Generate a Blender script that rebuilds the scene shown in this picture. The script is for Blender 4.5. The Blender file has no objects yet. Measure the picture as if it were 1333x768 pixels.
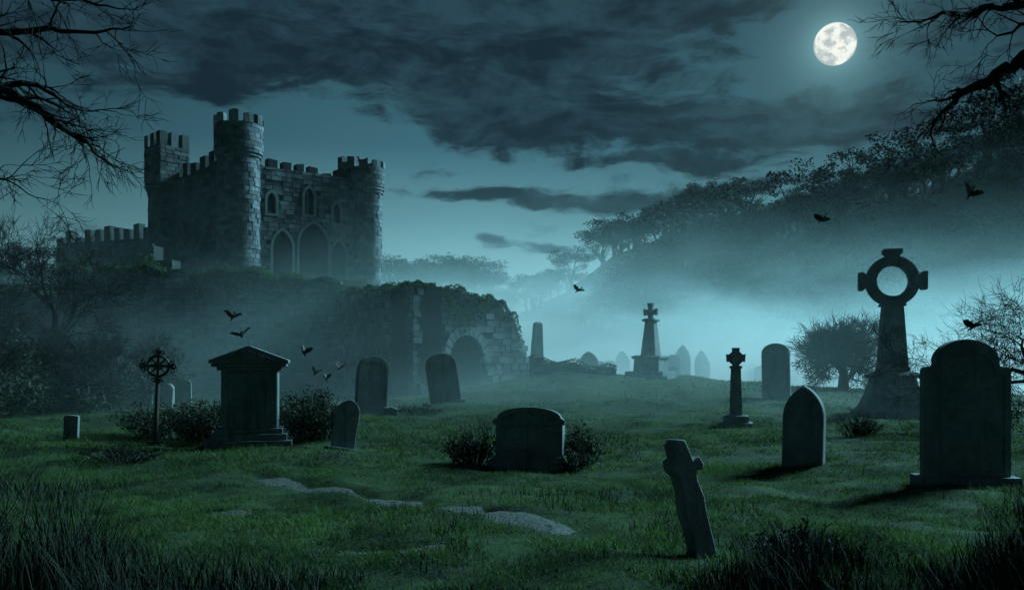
import bpy, math, random, bmesh
import numpy as np
from mathutils import Vector, Matrix, Quaternion
random.seed(7)
scene=bpy.context.scene
scene.view_settings.view_transform='Standard'
scene.view_settings.look='None'
scene.view_settings.exposure=0

# ------------------------------------------------------------ node helper
class S:
    def __init__(s,t,o): s.t=t; s.o=o
    def _m(s,op,*a,clamp=False):
        n=s.t.nodes.new('ShaderNodeMath'); n.operation=op; n.use_clamp=clamp
        for i,v in enumerate((s,)+a):
            if isinstance(v,S): s.t.links.new(v.o,n.inputs[i])
            else: n.inputs[i].default_value=v
        return S(s.t,n.outputs[0])
    def __add__(s,b): return s._m('ADD',b)
    __radd__=__add__
    def __mul__(s,b): return s._m('MULTIPLY',b)
    __rmul__=__mul__
    def __sub__(s,b): return s._m('SUBTRACT',b)
    def __truediv__(s,b): return s._m('DIVIDE',b)
def sstep(x,a,b):
    n=x.t.nodes.new('ShaderNodeMapRange'); n.interpolation_type='SMOOTHSTEP'
    x.t.links.new(x.o,n.inputs[0]); n.inputs[1].default_value=a; n.inputs[2].default_value=b
    n.inputs[3].default_value=0; n.inputs[4].default_value=1
    return S(x.t,n.outputs[0])
def mixc(t,f,a,b,mode='MIX'):
    n=t.nodes.new('ShaderNodeMix'); n.data_type='RGBA'; n.blend_type=mode
    for idx,v in ((0,f),(6,a),(7,b)):
        if isinstance(v,S): t.links.new(v.o,n.inputs[idx])
        elif idx==0: n.inputs[0].default_value=v
        else: n.inputs[idx].default_value=(*v,1)
    return S(t,n.outputs[2])
def noise(t,vec,scale,detail=4,rough=.55,dist=0):
    n=t.nodes.new('ShaderNodeTexNoise'); n.inputs['Scale'].default_value=scale
    n.inputs['Detail'].default_value=detail; n.inputs['Roughness'].default_value=rough
    n.inputs['Distortion'].default_value=dist
    if vec is not None: t.links.new(vec.o,n.inputs['Vector'])
    return S(t,n.outputs['Fac'])
def combine(t,x,y,z):
    n=t.nodes.new('ShaderNodeCombineXYZ')
    for i,v in enumerate((x,y,z)):
        if isinstance(v,S): t.links.new(v.o,n.inputs[i])
        else: n.inputs[i].default_value=v
    return S(t,n.outputs[0])
def ramp(t,fac,stops):
    n=t.nodes.new('ShaderNodeValToRGB'); t.links.new(fac.o,n.inputs[0])
    e=n.color_ramp.elements
    while len(e)<len(stops): e.new(.5)
    for el,(p,c) in zip(e,stops): el.position=p; el.color=(*c,1)
    return S(t,n.outputs[0])

def newmat(name):
    m=bpy.data.materials.new(name); m.use_nodes=True; t=m.node_tree
    return m,t,t.nodes['Principled BSDF']
def bump(t,b,h,strength,dist):
    n=t.nodes.new('ShaderNodeBump'); n.inputs['Strength'].default_value=strength
    n.inputs['Distance'].default_value=dist
    t.links.new(h.o,n.inputs['Height']); t.links.new(n.outputs[0],b.inputs['Normal'])
def pos(t):
    return S(t,t.nodes.new('ShaderNodeNewGeometry').outputs['Position'])
def island(t):
    return S(t,t.nodes.new('ShaderNodeNewGeometry').outputs['Random Per Island'])

def stone_mat(name,c1,c2,moss=.35,isl=0,fine=14,bs=.6):
    m,t,b=newmat(name); p=pos(t)
    n1=noise(t,p,1.6,6,.65); n2=noise(t,p,fine,6,.7); n3=noise(t,p,3.1,5,.6,.6)
    c=mixc(t,sstep(n1,.3,.7),c1,c2)
    c=mixc(t,sstep(n2,.45,.75)*.6,c,tuple(x*.35 for x in c1))
    ps=t.nodes.new('ShaderNodeVectorMath'); ps.operation='MULTIPLY'; t.links.new(p.o,ps.inputs[0]); ps.inputs[1].default_value=(1,1,.12)
    n4=noise(t,S(t,ps.outputs[0]),5.5,4,.6); c=mixc(t,sstep(n4,.50,.68)*.55,c,tuple(x*.4 for x in c2))
    if isl:
        n5=noise(t,p,.35,5,.6,.4); c=mixc(t,sstep(n5,.48,.66)*.6,c,tuple(x*.4 for x in c2))
    c=mixc(t,sstep(n3,.62-.12*moss,.75)*moss*1.6,c,(.035,.06,.025))
    if isl:
        i=island(t); k=i*1.0+.45
        c=mixc(t,1.0,c,combine(t,k,k,k),'MULTIPLY')
    t.links.new(c.o,b.inputs['Base Color']); b.inputs['Roughness'].default_value=.82
    b.inputs['Specular IOR Level'].default_value=.3
    bump(t,b,n2+n1*.8,bs,.04)
    return m
M_stone=stone_mat('weathered_stone',(.22,.24,.25),(.12,.135,.14))
M_stone2=stone_mat('dark_weathered_stone',(.20,.22,.23),(.10,.115,.12),.45)
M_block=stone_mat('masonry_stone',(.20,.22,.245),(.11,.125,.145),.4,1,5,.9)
M_trim=stone_mat('dressed_stone',(.25,.27,.29),(.16,.18,.20),.2,0,8,.6)
M_blockd=stone_mat('dark_masonry_stone',(.13,.145,.155),(.07,.08,.088),.6,1,5,.9)  # darker and mossier tone than the other masonry
M_mortar=stone_mat('mortar_and_dark_interior',(.035,.038,.04),(.02,.022,.024),.2)  # wall cores and joints; also the dark put behind the castle openings

def foliage_mat(name,c1,c2,sc=3,trans=.0,patch=0):
    m,t,b=newmat(name); p=pos(t)
    n=noise(t,p,sc,3,.6); i=island(t)
    c=mixc(t,sstep(n*.6+i*.4,.3,.65),c1,c2)
    if patch:
        q=noise(t,p,.55,5,.65,.3); q2=noise(t,p,2.1,4,.7)
        c=mixc(t,sstep(q*.6+q2*.4,.45,.58)*.80,c,(.011,.023,.010))  # lawn shade put into the blade colour as dark patches
        c=mixc(t,sstep(q2,.56,.70)*.45,c,(.044,.054,.022))
    t.links.new(c.o,b.inputs['Base Color']); b.inputs['Roughness'].default_value=.75
    b.inputs['Specular IOR Level'].default_value=.25
    if trans:
        tr=t.nodes.new('ShaderNodeBsdfTranslucent'); t.links.new(mixc(t,1.0,c,(1.2,1.3,.95),'MULTIPLY').o,tr.inputs[0])
        mx=t.nodes.new('ShaderNodeMixShader'); mx.inputs[0].default_value=trans
        t.links.new(b.outputs[0],mx.inputs[1]); t.links.new(tr.outputs[0],mx.inputs[2])
        t.links.new(mx.outputs[0],t.nodes['Material Output'].inputs['Surface'])
    return m
M_grass=foliage_mat('grass_blades',(.030,.058,.020),(.078,.128,.038),.7,.4,1)
M_ivy=foliage_mat('ivy_leaves',(.018,.040,.015),(.050,.090,.026),3,.3)
M_leaf=foliage_mat('shrub_leaves',(.016,.022,.015),(.032,.042,.026),3,.2)
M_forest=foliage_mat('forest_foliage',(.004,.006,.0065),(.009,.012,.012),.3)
M_dark_weeds=foliage_mat('dark_weeds',(.012,.016,.011),(.028,.032,.020))  # shade of the foreground corners is put into this dark weed colour
m,t,b=newmat('bark'); p=pos(t); n=noise(t,p,9,5,.7)
t.links.new(mixc(t,n,(.012,.011,.010),(.028,.026,.024)).o,b.inputs['Base Color']); b.inputs['Roughness'].default_value=.9
b.inputs['Specular IOR Level'].default_value=.12
bump(t,b,n,.6,.03); M_bark=m
m,t,b=newmat('rusty_iron'); p=pos(t); n=noise(t,p,25,5,.7)
t.links.new(mixc(t,n,(.03,.03,.032),(.09,.06,.04)).o,b.inputs['Base Color']); b.inputs['Roughness'].default_value=.6; b.inputs['Metallic'].default_value=.4
M_iron=m
m,t,b=newmat('feathers'); p=pos(t); n=noise(t,p,30,2)
t.links.new(mixc(t,n,(.008,.008,.009),(.02,.02,.022)).o,b.inputs['Base Color']); b.inputs['Roughness'].default_value=.7
M_bird=m
m,t,b=newmat('mud'); p=pos(t); n=noise(t,p,4.5,6,.7); n2=noise(t,p,26,5,.7); n3=noise(t,p,1.3,4,.6)
c=mixc(t,sstep(n,.40,.60),(.020,.020,.015),(.060,.058,.046))
c=mixc(t,sstep(n3,.52,.66)*.5,c,(.018,.028,.012))
t.links.new(c.o,b.inputs['Base Color'])
r_=sstep(n,.42,.60)*.45+.38
t.links.new(r_.o,b.inputs['Roughness']); bump(t,b,n2+n,.9,.07); M_mud=m
m,t,b=newmat('turf_ground'); p=pos(t)
n1=noise(t,p,.35,5,.6); n2=noise(t,p,2.4,6,.7); n3=noise(t,p,38,4,.7); q=noise(t,p,.55,5,.65,.3); q2=noise(t,p,2.1,4,.7)
c=mixc(t,sstep(n1,.35,.65),(.022,.044,.015),(.046,.080,.024))
c=mixc(t,sstep(n2,.5,.75)*.6,c,(.024,.030,.014))
c=mixc(t,sstep(q*.6+q2*.4,.45,.58)*.78,c,(.011,.019,.009))  # same patches as the blades: shade painted into the turf
c=mixc(t,n3*.6,c,(.010,.020,.008))
t.links.new(c.o,b.inputs['Base Color']); b.inputs['Roughness'].default_value=.95; b.inputs['Specular IOR Level'].default_value=.2
bump(t,b,n3*.5+n2,.8,.06); M_ground=m

# ------------------------------------------------------------ ground height
LAT=np.random.RandomState(3).rand(8,256,256)
def vn(x,y,k):
    xi=np.floor(x).astype(int); yi=np.floor(y).astype(int); fx=x-xi; fy=y-yi
    fx=fx*fx*(3-2*fx); fy=fy*fy*(3-2*fy); L=LAT[k]
    g=lambda a,b: L[a%256,b%256]
    return (g(xi,yi)*(1-fx)+g(xi+1,yi)*fx)*(1-fy)+(g(xi,yi+1)*(1-fx)+g(xi+1,yi+1)*fx)*fy
def ss(v,a,b):
    q=np.clip((v-a)/(b-a),0,1); return q*q*(3-2*q)
RX=[-400,-60,0,15,22,30,45,69,87,110,150,400]; RH=[6,6,6,8,13,19,24,31,39,42,36,30]
PATHS=[([(-3.5,12.7),(-3.0,12.0),(-2.2,11.45),(-1.75,10.8),(-1.3,10.3),(-1.15,9.6),(-.65,9.15),(-.35,8.6),(.5,8.05)],.30,.09),([(-4.6,9.4),(-3.7,9.3),(-2.8,9.55)],.18,.07),([(-1.4,7.1),(-.9,7.0),(-.5,7.2)],.11,.06)]
def carve(x,y):
    out=np.zeros_like(x)
    near=(y>6)&(y<13.5)&(np.abs(x)<6)
    if not near.any(): return out
    xs=x[near]; ys=y[near]; acc=np.zeros_like(xs)
    wob=.65+.8*vn(xs/.4,ys/.4,6)
    for P,w,dp in PATHS:
        dm=np.full_like(xs,1e9)
        for a,b_ in zip(P[:-1],P[1:]):
            ax,ay=a; bx,by=b_[0]-ax,b_[1]-ay; tt=np.clip(((xs-ax)*bx+(ys-ay)*by)/(bx*bx+by*by),0,1)
            dm=np.minimum(dm,(xs-ax-tt*bx)**2+(ys-ay-tt*by)**2)
        acc=np.maximum(acc,dp*np.exp(-(dm/(w*wob)**2)**1.5))
    out[near]=acc; return out
def ground(x,y,cut=True):
    x=np.atleast_1d(np.asarray(x,float)); y=np.atleast_1d(np.asarray(y,float))
    z=.18*(vn(x/7+3,y/7,0)-.5)+.19*(vn(x/1.9,y/1.9+9,1)-.5)+.13*(vn(x/.75,y/.75,2)-.5)+.045*(vn(x/.3,y/.3,5)-.5)
    z=z+1.6*(vn(x/60,y/60,3)-.5)*ss(y,60,120)
    sx=np.where(x<3.5,5.5,11.)
    z=z+1.0*np.exp(-((x-3.5)/sx)**2-((y-38)/9)**2)
    z=z-1.1*ss(x,11,22)*ss(y,38,58)
    front=np.where(x>-24.5, ss(y,48.6,50.6), ss(y,40,54))
    z=z+6.3*front*(1-ss(x,-9,-2))
    R=np.interp(x,RX,RH)
    z=z+R*ss(y,82,150)*ss(x,-5,20)
    z=z+15*ss(y,190,262)*(1-ss(x,60,120)*.4)
    if cut: z=z-carve(x,y)
    return z
def gz(x,y,cut=True): return float(ground(x,y,cut)[0])

# ------------------------------------------------------------ mesh builder
class B:
    def __init__(s): s.v=[]; s.f=[]; s.m=[]
    def add(s,v,f,mi=0):
        o=len(s.v); s.v.extend([tuple(q) for q in v]); s.f.extend([tuple(i+o for i in q) for q in f]); s.m.extend([mi]*len(f))
    def box(s,c,sz,rz=0,mi=0,tap=1.0,M=None):
        x,y,z=[q/2 for q in sz]; R=Matrix.Rotation(rz,3,'Z'); vs=[]
        for dz in (-1,1):
            k=1 if dz<0 else tap
            for dx,dy in((-1,-1),(1,-1),(1,1),(-1,1)):
                q=R@Vector((dx*x*k,dy*y*k,dz*z))+Vector(c)
                vs.append(M@q if M else q)
        s.add(vs,[(3,2,1,0),(4,5,6,7),(0,1,5,4),(1,2,6,5),(2,3,7,6),(3,0,4,7)],mi)
    def tube(s,pts,rad,n=5,mi=0):
        vs=[];fs=[];prev=None
        for i,p in enumerate(pts):
            d=(pts[min(i+1,len(pts)-1)]-pts[max(i-1,0)]); 
            if d.length<1e-9: d=Vector((0,0,1))
            d.normalize()
            a=prev-d*prev.dot(d) if prev else d.orthogonal()
            if a.length<1e-6: a=d.orthogonal()
            a.normalize(); prev=a; b_=d.cross(a)
            for k in range(n):
                t_=2*math.pi*k/n; vs.append(p+(a*math.cos(t_)+b_*math.sin(t_))*rad[i])
        for i in range(len(pts)-1):
            for k in range(n):
                k2=(k+1)%n; fs.append((i*n+k,i*n+k2,(i+1)*n+k2,(i+1)*n+k))
        fs.append(tuple(range(n))[::-1]); fs.append(tuple((len(pts)-1)*n+k for k in range(n)))
        s.add(vs,fs,mi)
    def lathe(s,prof,n=24,c=(0,0,0),sq=False,mi=0):
        vs=[];fs=[]
        n=4 if sq else n
        for r,z in prof:
            for k in range(n):
                t_=2*math.pi*(k+.5)/n; rr=r*math.sqrt(2) if sq else r
                vs.append((c[0]+rr*math.cos(t_),c[1]+rr*math.sin(t_),c[2]+z))
        for i in range(len(prof)-1):
            for k in range(n):
                k2=(k+1)%n; fs.append((i*n+k,i*n+k2,(i+1)*n+k2,(i+1)*n+k))
        fs.append(tuple(range(n))[::-1]); fs.append(tuple((len(prof)-1)*n+k for k in range(n)))
        s.add(vs,fs,mi)
    def plate(s,outline,holes,th,M=Matrix(),mi=0):
        """extruded flat shape in local XZ, thickness along Y"""
        cu=bpy.data.curves.new('tmp','CURVE'); cu.dimensions='2D'; cu.fill_mode='BOTH'; cu.extrude=th/2
        for L in [outline]+list(holes):
            sp=cu.splines.new('POLY'); sp.points.add(len(L)-1)
            for q,(a,b_) in zip(sp.points,L): q.co=(a,b_,0,1)
            sp.use_cyclic_u=True
        ob=bpy.data.objects.new('tmp',cu); scene.collection.objects.link(ob)
        dg=bpy.context.evaluated_depsgraph_get(); me=bpy.data.meshes.new_from_object(ob.evaluated_get(dg))
        R=M@Matrix.Rotation(math.pi/2,4,'X')
        s.add([R@v.co for v in me.vertices],[tuple(p.vertices) for p in me.polygons],mi)
        bpy.data.objects.remove(ob); bpy.data.curves.remove(cu); bpy.data.meshes.remove(me)
    def obj(s,name,mats,loc=(0,0,0),rot=(0,0,0),parent=None,bevel=0,smooth=False):
        me=bpy.data.meshes.new(name); me.from_pydata(s.v,[],s.f)
        for m_ in (mats if isinstance(mats,(list,tuple)) else [mats]): me.materials.append(m_)
        me.polygons.foreach_set('material_index',s.m)
        if smooth: me.polygons.foreach_set('use_smooth',[True]*len(s.f))
        if bevel:
            bm=bmesh.new(); bm.from_mesh(me); bmesh.ops.remove_doubles(bm,verts=bm.verts,dist=1e-5); bm.to_mesh(me); bm.free()
        me.update()
        ob=bpy.data.objects.new(name,me); scene.collection.objects.link(ob)
        ob.location=loc; ob.rotation_euler=rot
        if parent: ob.parent=parent
        if bevel:
            md=ob.modifiers.new('bevel','BEVEL'); md.width=bevel; md.segments=2; md.limit_method='ANGLE'; md.angle_limit=math.radians(35)
        return ob
def empty(name,loc=(0,0,0)):
    e=bpy.data.objects.new(name,None); scene.collection.objects.link(e); e.location=loc; return e

def npmesh(name,V,F3,mat,parent=None):
    me=bpy.data.meshes.new(name); n=len(V); k=F3.shape[1]
    me.vertices.add(n); me.vertices.foreach_set('co',V.astype(np.float32).ravel())
    me.loops.add(F3.size); me.loops.foreach_set('vertex_index',F3.astype(np.int32).ravel())
    me.polygons.add(len(F3)); me.polygons.foreach_set('loop_start',np.arange(0,F3.size,k,dtype=np.int32))
    me.update(calc_edges=True); me.validate()
    me.materials.append(mat)
    ob=bpy.data.objects.new(name,me); scene.collection.objects.link(ob)
    if parent: ob.parent=parent
    return ob

# ------------------------------------------------------------ ground
def sp(n,half,k,c): 
    t_=np.linspace(-1,1,n); return c+half*np.sinh(k*t_)/math.sinh(k)
gx=sp(560,700,7.2,0); gy=sp(640,900,7.4,10.3)
X,Y=np.meshgrid(gx,gy); Z=ground(X.ravel(),Y.ravel())
V=np.stack([X.ravel(),Y.ravel(),Z],1); nx=len(gx); ny=len(gy)
i=np.arange(nx*ny).reshape(ny,nx)
F=np.stack([i[:-1,:-1].ravel(),i[:-1,1:].ravel(),i[1:,1:].ravel(),i[1:,:-1].ravel()],1)
g=npmesh('ground',V,F,M_ground); g.data.polygons.foreach_set('use_smooth',[True]*len(F))

# worn earth path lying in the carved hollow, with a few small stones
peb=B(); pr=random.Random(12)
ico=[(0,0,1),(.89,0,.45),(.28,.85,.45),(-.72,.53,.45),(-.72,-.53,.45),(.28,-.85,.45),(.72,.53,-.45),(-.28,.85,-.45),(-.89,0,-.45),(-.28,-.85,-.45),(.72,-.53,-.45),(0,0,-1)]
icf=[(0,1,2),(0,2,3),(0,3,4),(0,4,5),(0,5,1),(1,6,2),(2,7,3),(3,8,4),(4,9,5),(5,10,1),(6,7,2),(7,8,3),(8,9,4),(9,10,5),(10,6,1),(11,7,6),(11,8,7),(11,9,8),(11,10,9),(11,6,10)]
for P0,w,dp in PATHS:
    P=[]
    for a,b_ in zip(P0[:-1],P0[1:]):
        for k in range(10): q=k/10; P.append((a[0]*(1-q)+b_[0]*q,a[1]*(1-q)+b_[1]*q))
    P.append(P0[-1]); n=len(P); V=[];F=[]
    for j,(x,y) in enumerate(P):
        a=P[max(j-2,0)]; b_=P[min(j+2,n-1)]; d=Vector((b_[0]-a[0],b_[1]-a[1])); d.normalize(); nn=Vector((-d.y,d.x))
        for k in range(15):
            q=k/14; o=(q-.5)*2.8*w; xx=x+nn.x*o; yy=y+nn.y*o
            V.append((xx,yy,gz(xx,yy,False)-dp*.55-.03*(j in (0,n-1))-.05*(abs(q-.5)*2)**3+.03*(float(vn(np.array([xx/.12]),np.array([yy/.12]),1)[0])-.5)))
        for k in range(2):
            o=pr.gauss(0,.6)*w; r=pr.uniform(.004,.013)*(2 if pr.random()<.08 else 1); xx=x+nn.x*o+pr.uniform(-.05,.05); yy=y+nn.y*o+pr.uniform(-.08,.08); zz=gz(xx,yy,False)-dp*.55
            Rm=Matrix.Rotation(pr.random()*6.28,3,'Z'); sc=Vector((r*pr.uniform(.8,1.6),r*pr.uniform(.8,1.3),r*.6))
            peb.add([Rm@Vector((v[0]*sc.x,v[1]*sc.y,v[2]*sc.z))*pr.uniform(.85,1.1)+Vector((xx,yy,zz)) for v in ico],icf)
    for j in range(n-1):
        for k in range(14): F.append((j*15+k,j*15+k+1,(j+1)*15+k+1,(j+1)*15+k))
    bb=B(); bb.add(V,F); bb.obj('muddy_path',M_mud,smooth=True)
peb.obj('gravel',M_stone2)

# ------------------------------------------------------------ grass
def grass(name,N,y0,y1,hmin,hmax,w,mat,seed=1,power=1.0):
    r=np.random.RandomState(seed)
    y=y0+(y1-y0)*r.rand(N)**power; x=(r.rand(N)*2-1)*(y*.62+1.2)
    d=vn(x/.45,y/.45,6)*.45+vn(x/1.6,y/1.6,7)*.3+vn(x/.16,y/.16,4)*.25
    keep=r.rand(N)<np.clip((d-.25)*3,.18,1); x=x[keep]; y=y[keep]; d=d[keep]
    cv=carve(x,y); k=(cv<.028+.03*r.rand(len(x)))|(r.rand(len(x))<.05); x=x[k]; y=y[k]; d=d[k]
    k=(y<37)|((x>1.0)&(y<60))|(x>3); x=x[k];y=y[k];d=d[k]
    n=len(x); z=ground(x,y)-.01
    h=(hmin+(hmax-hmin)*r.rand(n)**2.5)*(.25+1.5*d**1.3); a=r.rand(n)*6.283; lean=h*(.4+.9*r.rand(n)); la=r.rand(n)*6.283
    ww=w*(.6+.8*r.rand(n)); dx=np.cos(a)*ww; dy=np.sin(a)*ww; lx=np.cos(la)*lean; ly=np.sin(la)*lean
    V=np.empty((n,5,3))
    V[:,0]=np.stack([x-dx,y-dy,z],1); V[:,1]=np.stack([x+dx,y+dy,z],1)
    V[:,2]=np.stack([x+dx*.7+lx*.35,y+dy*.7+ly*.35,z+h*.6],1); V[:,3]=np.stack([x-dx*.7+lx*.35,y-dy*.7+ly*.35,z+h*.6],1)
    V[:,4]=np.stack([x+lx,y+ly,z+h],1)
    o=np.arange(n)*5
    T=np.concatenate([np.stack([o,o+1,o+2],1),np.stack([o,o+2,o+3],1),np.stack([o+3,o+2,o+4],1)])
    return npmesh(name,V.reshape(-1,3),T,mat)
lawn=empty('grass')
grass('near_blades',420000,4.2,14,.02,.085,.0035,M_grass,seed=1).parent=lawn
grass('mid_blades',260000,13,28,.025,.10,.007,M_grass,seed=2,power=.8).parent=lawn
grass('far_blades',120000,26,60,.035,.12,.014,M_grass,seed=3,power=.7).parent=lawn

# ------------------------------------------------------------ headstones
def round_top(w,h,f=1.0):
    r=w/2; rz=r*f
    return [(-r,0),(r,0)]+[(r*math.cos(math.pi*k/18),h-rz+rz*math.sin(math.pi*k/18)) for k in range(0,19)]
def gothic(w,h,zs):
    H=h-zs; r=w/2; R=(r*r+H*H)/(2*r); c=r-R
    a=math.asin(min(1,H/R)); n=10
    if H<r:
        return [(-r,0),(r,0)]+[(r*math.cos(math.pi*k/18),zs+H*math.sin(math.pi*k/18)) for k in range(19)]
    right=[(c+R*math.cos(a*k/n),zs+R*math.sin(a*k/n)) for k in range(n+1)]
    left=[(-x,z) for x,z in right[:-1][::-1]]
    return [(-r,0),(r,0)]+right+left
def shouldered(w,h):
    r=w/2; zs=h*.78; rr=r*.74
    right=[(r,0),(r,zs-.05),(r-.004,zs+.0),(r-.02,zs+.035),(r-.055,zs+.05),(r-.09,zs+.045),(rr+.005,zs+.055),(rr-.008,zs+.085)]
    top=[(rr*math.cos(math.pi*k/24),zs+.10+(h-zs-.10)*math.sin(math.pi*k/24)) for k in range(1,24)]
    left=[(-x,z) for x,z in right[::-1]]
    return right+top+left
def dedupe(L):
    o=[]
    for p in L:
        if not o or (abs(p[0]-o[-1][0])+abs(p[1]-o[-1][1]))>1e-5: o.append(p)
    if abs(o[0][0]-o[-1][0])+abs(o[0][1]-o[-1][1])<1e-5: o.pop()
    return o
def shrink(L,k,dz): 
    return [(x*k,(z)*(k)+dz) for x,z in L]
def headstone(loc,out,th,lean=(0,0),rz=0,plinth=None,frame=True,mat=None,name='headstone',lines=0):
    bb=B(); out=dedupe(out)
    w=max(x for x,_ in out)*2; h=max(z for _,z in out)
    z0=0
    if plinth:
        bb.box((0,0,.02),(plinth[0],plinth[1],plinth[2]*2)); z0=plinth[2]
    bb.plate(out,[],th,Matrix.Translation((0,0,z0-.04)))
    if frame:
        inner=shrink(out,.84,h*.07); rim=[(x*.985,z*.992) for x,z in out]
        bb.plate(rim,[inner],.02,Matrix.Translation((0,-th/2-.010,z0-.04)))
    rr=random.Random(int(abs(loc[0]*100)))
    for k in range(lines):   # worn, unreadable chiselled rows
        zz=z0+h*(.70-.075*k); x=-w*.27
        while x<w*.27:
            l=rr.uniform(.012,.03); bb.box((x,-th/2-.001,zz+rr.uniform(-.004,.004)),(l,.008,rr.uniform(.012,.032))); x+=l+rr.uniform(.008,.03)
    x,y=loc
    return bb.obj(name,mat or M_stone,(x,y,gz(x,y)-.05),(math.radians(lean[0]),math.radians(lean[1]),math.radians(rz)),bevel=.012)

headstone((5.72,11.2),shouldered(1.04,1.78),.17,(0,0),-6,(1.2,.42,.2),lines=5)
headstone((4.40,13.4),gothic(.60,1.30,.82),.20,(-2,1),-28,lines=4)
headstone((8.95,30),round_top(.92,1.95,.75),.25,(0,-1),-20,None)
headstone((-4.1,25.6),round_top(.92,1.78,.9),.22,(-3,5),28,None)
headstone((-3.5,25.4),[(-.2,0),(.2,0),(.22,.25),(.05,.33),(-.15,.3)],.3,(0,0),10,None,False)
headstone((-2.15,29),round_top(1.0,1.65,.85),.22,(0,-8),18,(1.15,.5,.1))
headstone((-3.13,16.3),gothic(.42,.95,.7),.11,(-3,10),22,(.6,.34,.06),False)
headstone((-15,30.8),round_top(.82,1.15,.5),.2,(0,1),10,None)
headstone((-9.35,18.8),round_top(.28,.60,.2),.14,(0,2),10,None,False,M_stone2)
headstone((-13.7,33),round_top(.62,1.0,.8),.18,(0,-4),12,None)
headstone((-12.1,31),round_top(.5,1.0,.8),.16,(0,4),-5,None)
headstone((-11.1,30),round_top(.52,1.05,.5),.16,(0,-2),15,None)
headstone((-16.5,33),round_top(.3,.7,.5),.16,(0,0),15,None,False)
for (x,y,w,h,k) in [(10.6,58,1.0,1.9,0),(11.7,61,1.1,2.6,1),(12.7,59,.9,1.6,0),(13.8,64,1.0,2.4,1),(16,58,.8,1.5,0),(4.6,52,1.2,1.9,1),
                    (5.6,56,.8,1.3,0),(6.9,62,.9,1.5,0),(15.2,54,.9,1.5,0),(9.4,52,.7,1.1,0),(17.8,66,1.1,2.2,1),(19.5,62,.8,1.4,0),(8.3,66,1.1,2.2,1)]:
    headstone((x,y),gothic(w,h,h*.55) if k else round_top(w,h,.8),.3,(0,random.uniform(-4,4)),random.uniform(-20,20),(w*1.3,.6,.25),False)

bb=B(); 
bb.box((0,0,.0),(1.30,.70,.34)); bb.box((0,0,.20),(1.14,.56,.07))
w=.53; out=dedupe([(-w,0),(w,0),(w,.54)]+[(w*.9*math.cos(math.pi*k/16),.60+.15*math.sin(math.pi*k/16)) for k in range(17)]+[(-w,.54)])
bb.plate(out,[],.42,Matrix.Translation((0,0,.235)))
out2=dedupe([(-w-.04,.50),(w+.04,.50),(w+.04,.57)]+[((w+.02)*.92*math.cos(math.pi*k/16),.61+.17*math.sin(math.pi*k/16)) for k in range(17)]+[(-w-.04,.57)])
inn=dedupe([(w*.84*math.cos(math.pi*k/16),.56+.13*math.sin(math.pi*k/16)) for k in range(17)])
bb.plate(out2,[inn],.035,Matrix.Translation((0,-.225,.235)))
bb.plate([(-w*.86,.08),(w*.86,.08),(w*.86,.46),(-w*.86,.46)],[[(-w*.76,.13),(w*.76,.13),(w*.76,.41),(-w*.76,.41)]],.02,Matrix.Translation((0,-.2185,.235)))
bb.obj('tomb_monument',M_stone2,(.30,14.2,gz(.30,14.2)-.02),(0,0,math.radians(-9)),bevel=.012)

bb=B()
bb.box((0,0,.03),(1.55,1.0,.22)); bb.box((0,0,.20),(1.36,.86,.12)); bb.box((0,0,.31),(1.2,.74,.10))
bb.box((0,0,.90),(1.02,.60,1.08))
for sx in (-1,1): bb.box((sx*.44,-.31,.90),(.12,.04,1.08))
bb.plate([(-.378,.36),(.378,.36),(.378,1.38),(-.378,1.38)],[dedupe([(x,z+.46) for x,z in gothic(.58,.84,.60)])],.03,Matrix.Translation((0,-.312,0)))
bb.box((0,0,1.475),(1.16,.72,.07)); bb.box((0,0,1.54),(1.34,.86,.06))
bb.plate([(-.71,0),(.71,0),(.71,.06),(0,.33),(-.71,.06)],[],.94,Matrix.Translation((0,0,1.572)))
bb.plate([(-.52,.05),(.52,.05),(0,.235)],[[(-.40,.07),(.40,.07),(0,.2)]],.03,Matrix.Translation((0,-.48,1.572)))
bb.obj('gabled_tomb',M_stone2,(-4.95,16.8,gz(-4.95,16.8)-.03),(0,0,math.radians(12)),bevel=.012)

def ped_cross(loc,sc,rz):
    bb=B()
    bb.lathe([(.40,-.1),(.40,.14),(.30,.16),(.30,.30),(.24,.32)],sq=True)
    bb.lathe([(.155,.30),(.12,1.45),(.15,1.47),(.15,1.52)],sq=True)
    out=[(-.09,0),(.09,0),(.075,.14),(.22,.11),(.235,.31),(.075,.28),(.10,.46),(-.10,.46),(-.075,.28),(-.235,.31),(-.22,.11),(-.075,.14)]
    bb.plate(out,[],.15,Matrix.Translation((0,0,1.50)))
    ring=[(.18*math.cos(a*math.pi/12),.21+.18*math.sin(a*math.pi/12)) for a in range(24)]
    hole=[(.11*math.cos(a*math.pi/12),.21+.11*math.sin(a*math.pi/12)) for a in range(24)]
    bb.plate(ring,[hole],.10,Matrix.Translation((0,0,1.50)))
    ob=bb.obj('stone_cross',M_stone,(loc[0],loc[1],gz(*loc)-.02),(0,0,math.radians(rz)),bevel=.014); ob.scale=(sc,)*3
ped_cross((5.3,21),.97,-14)

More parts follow.
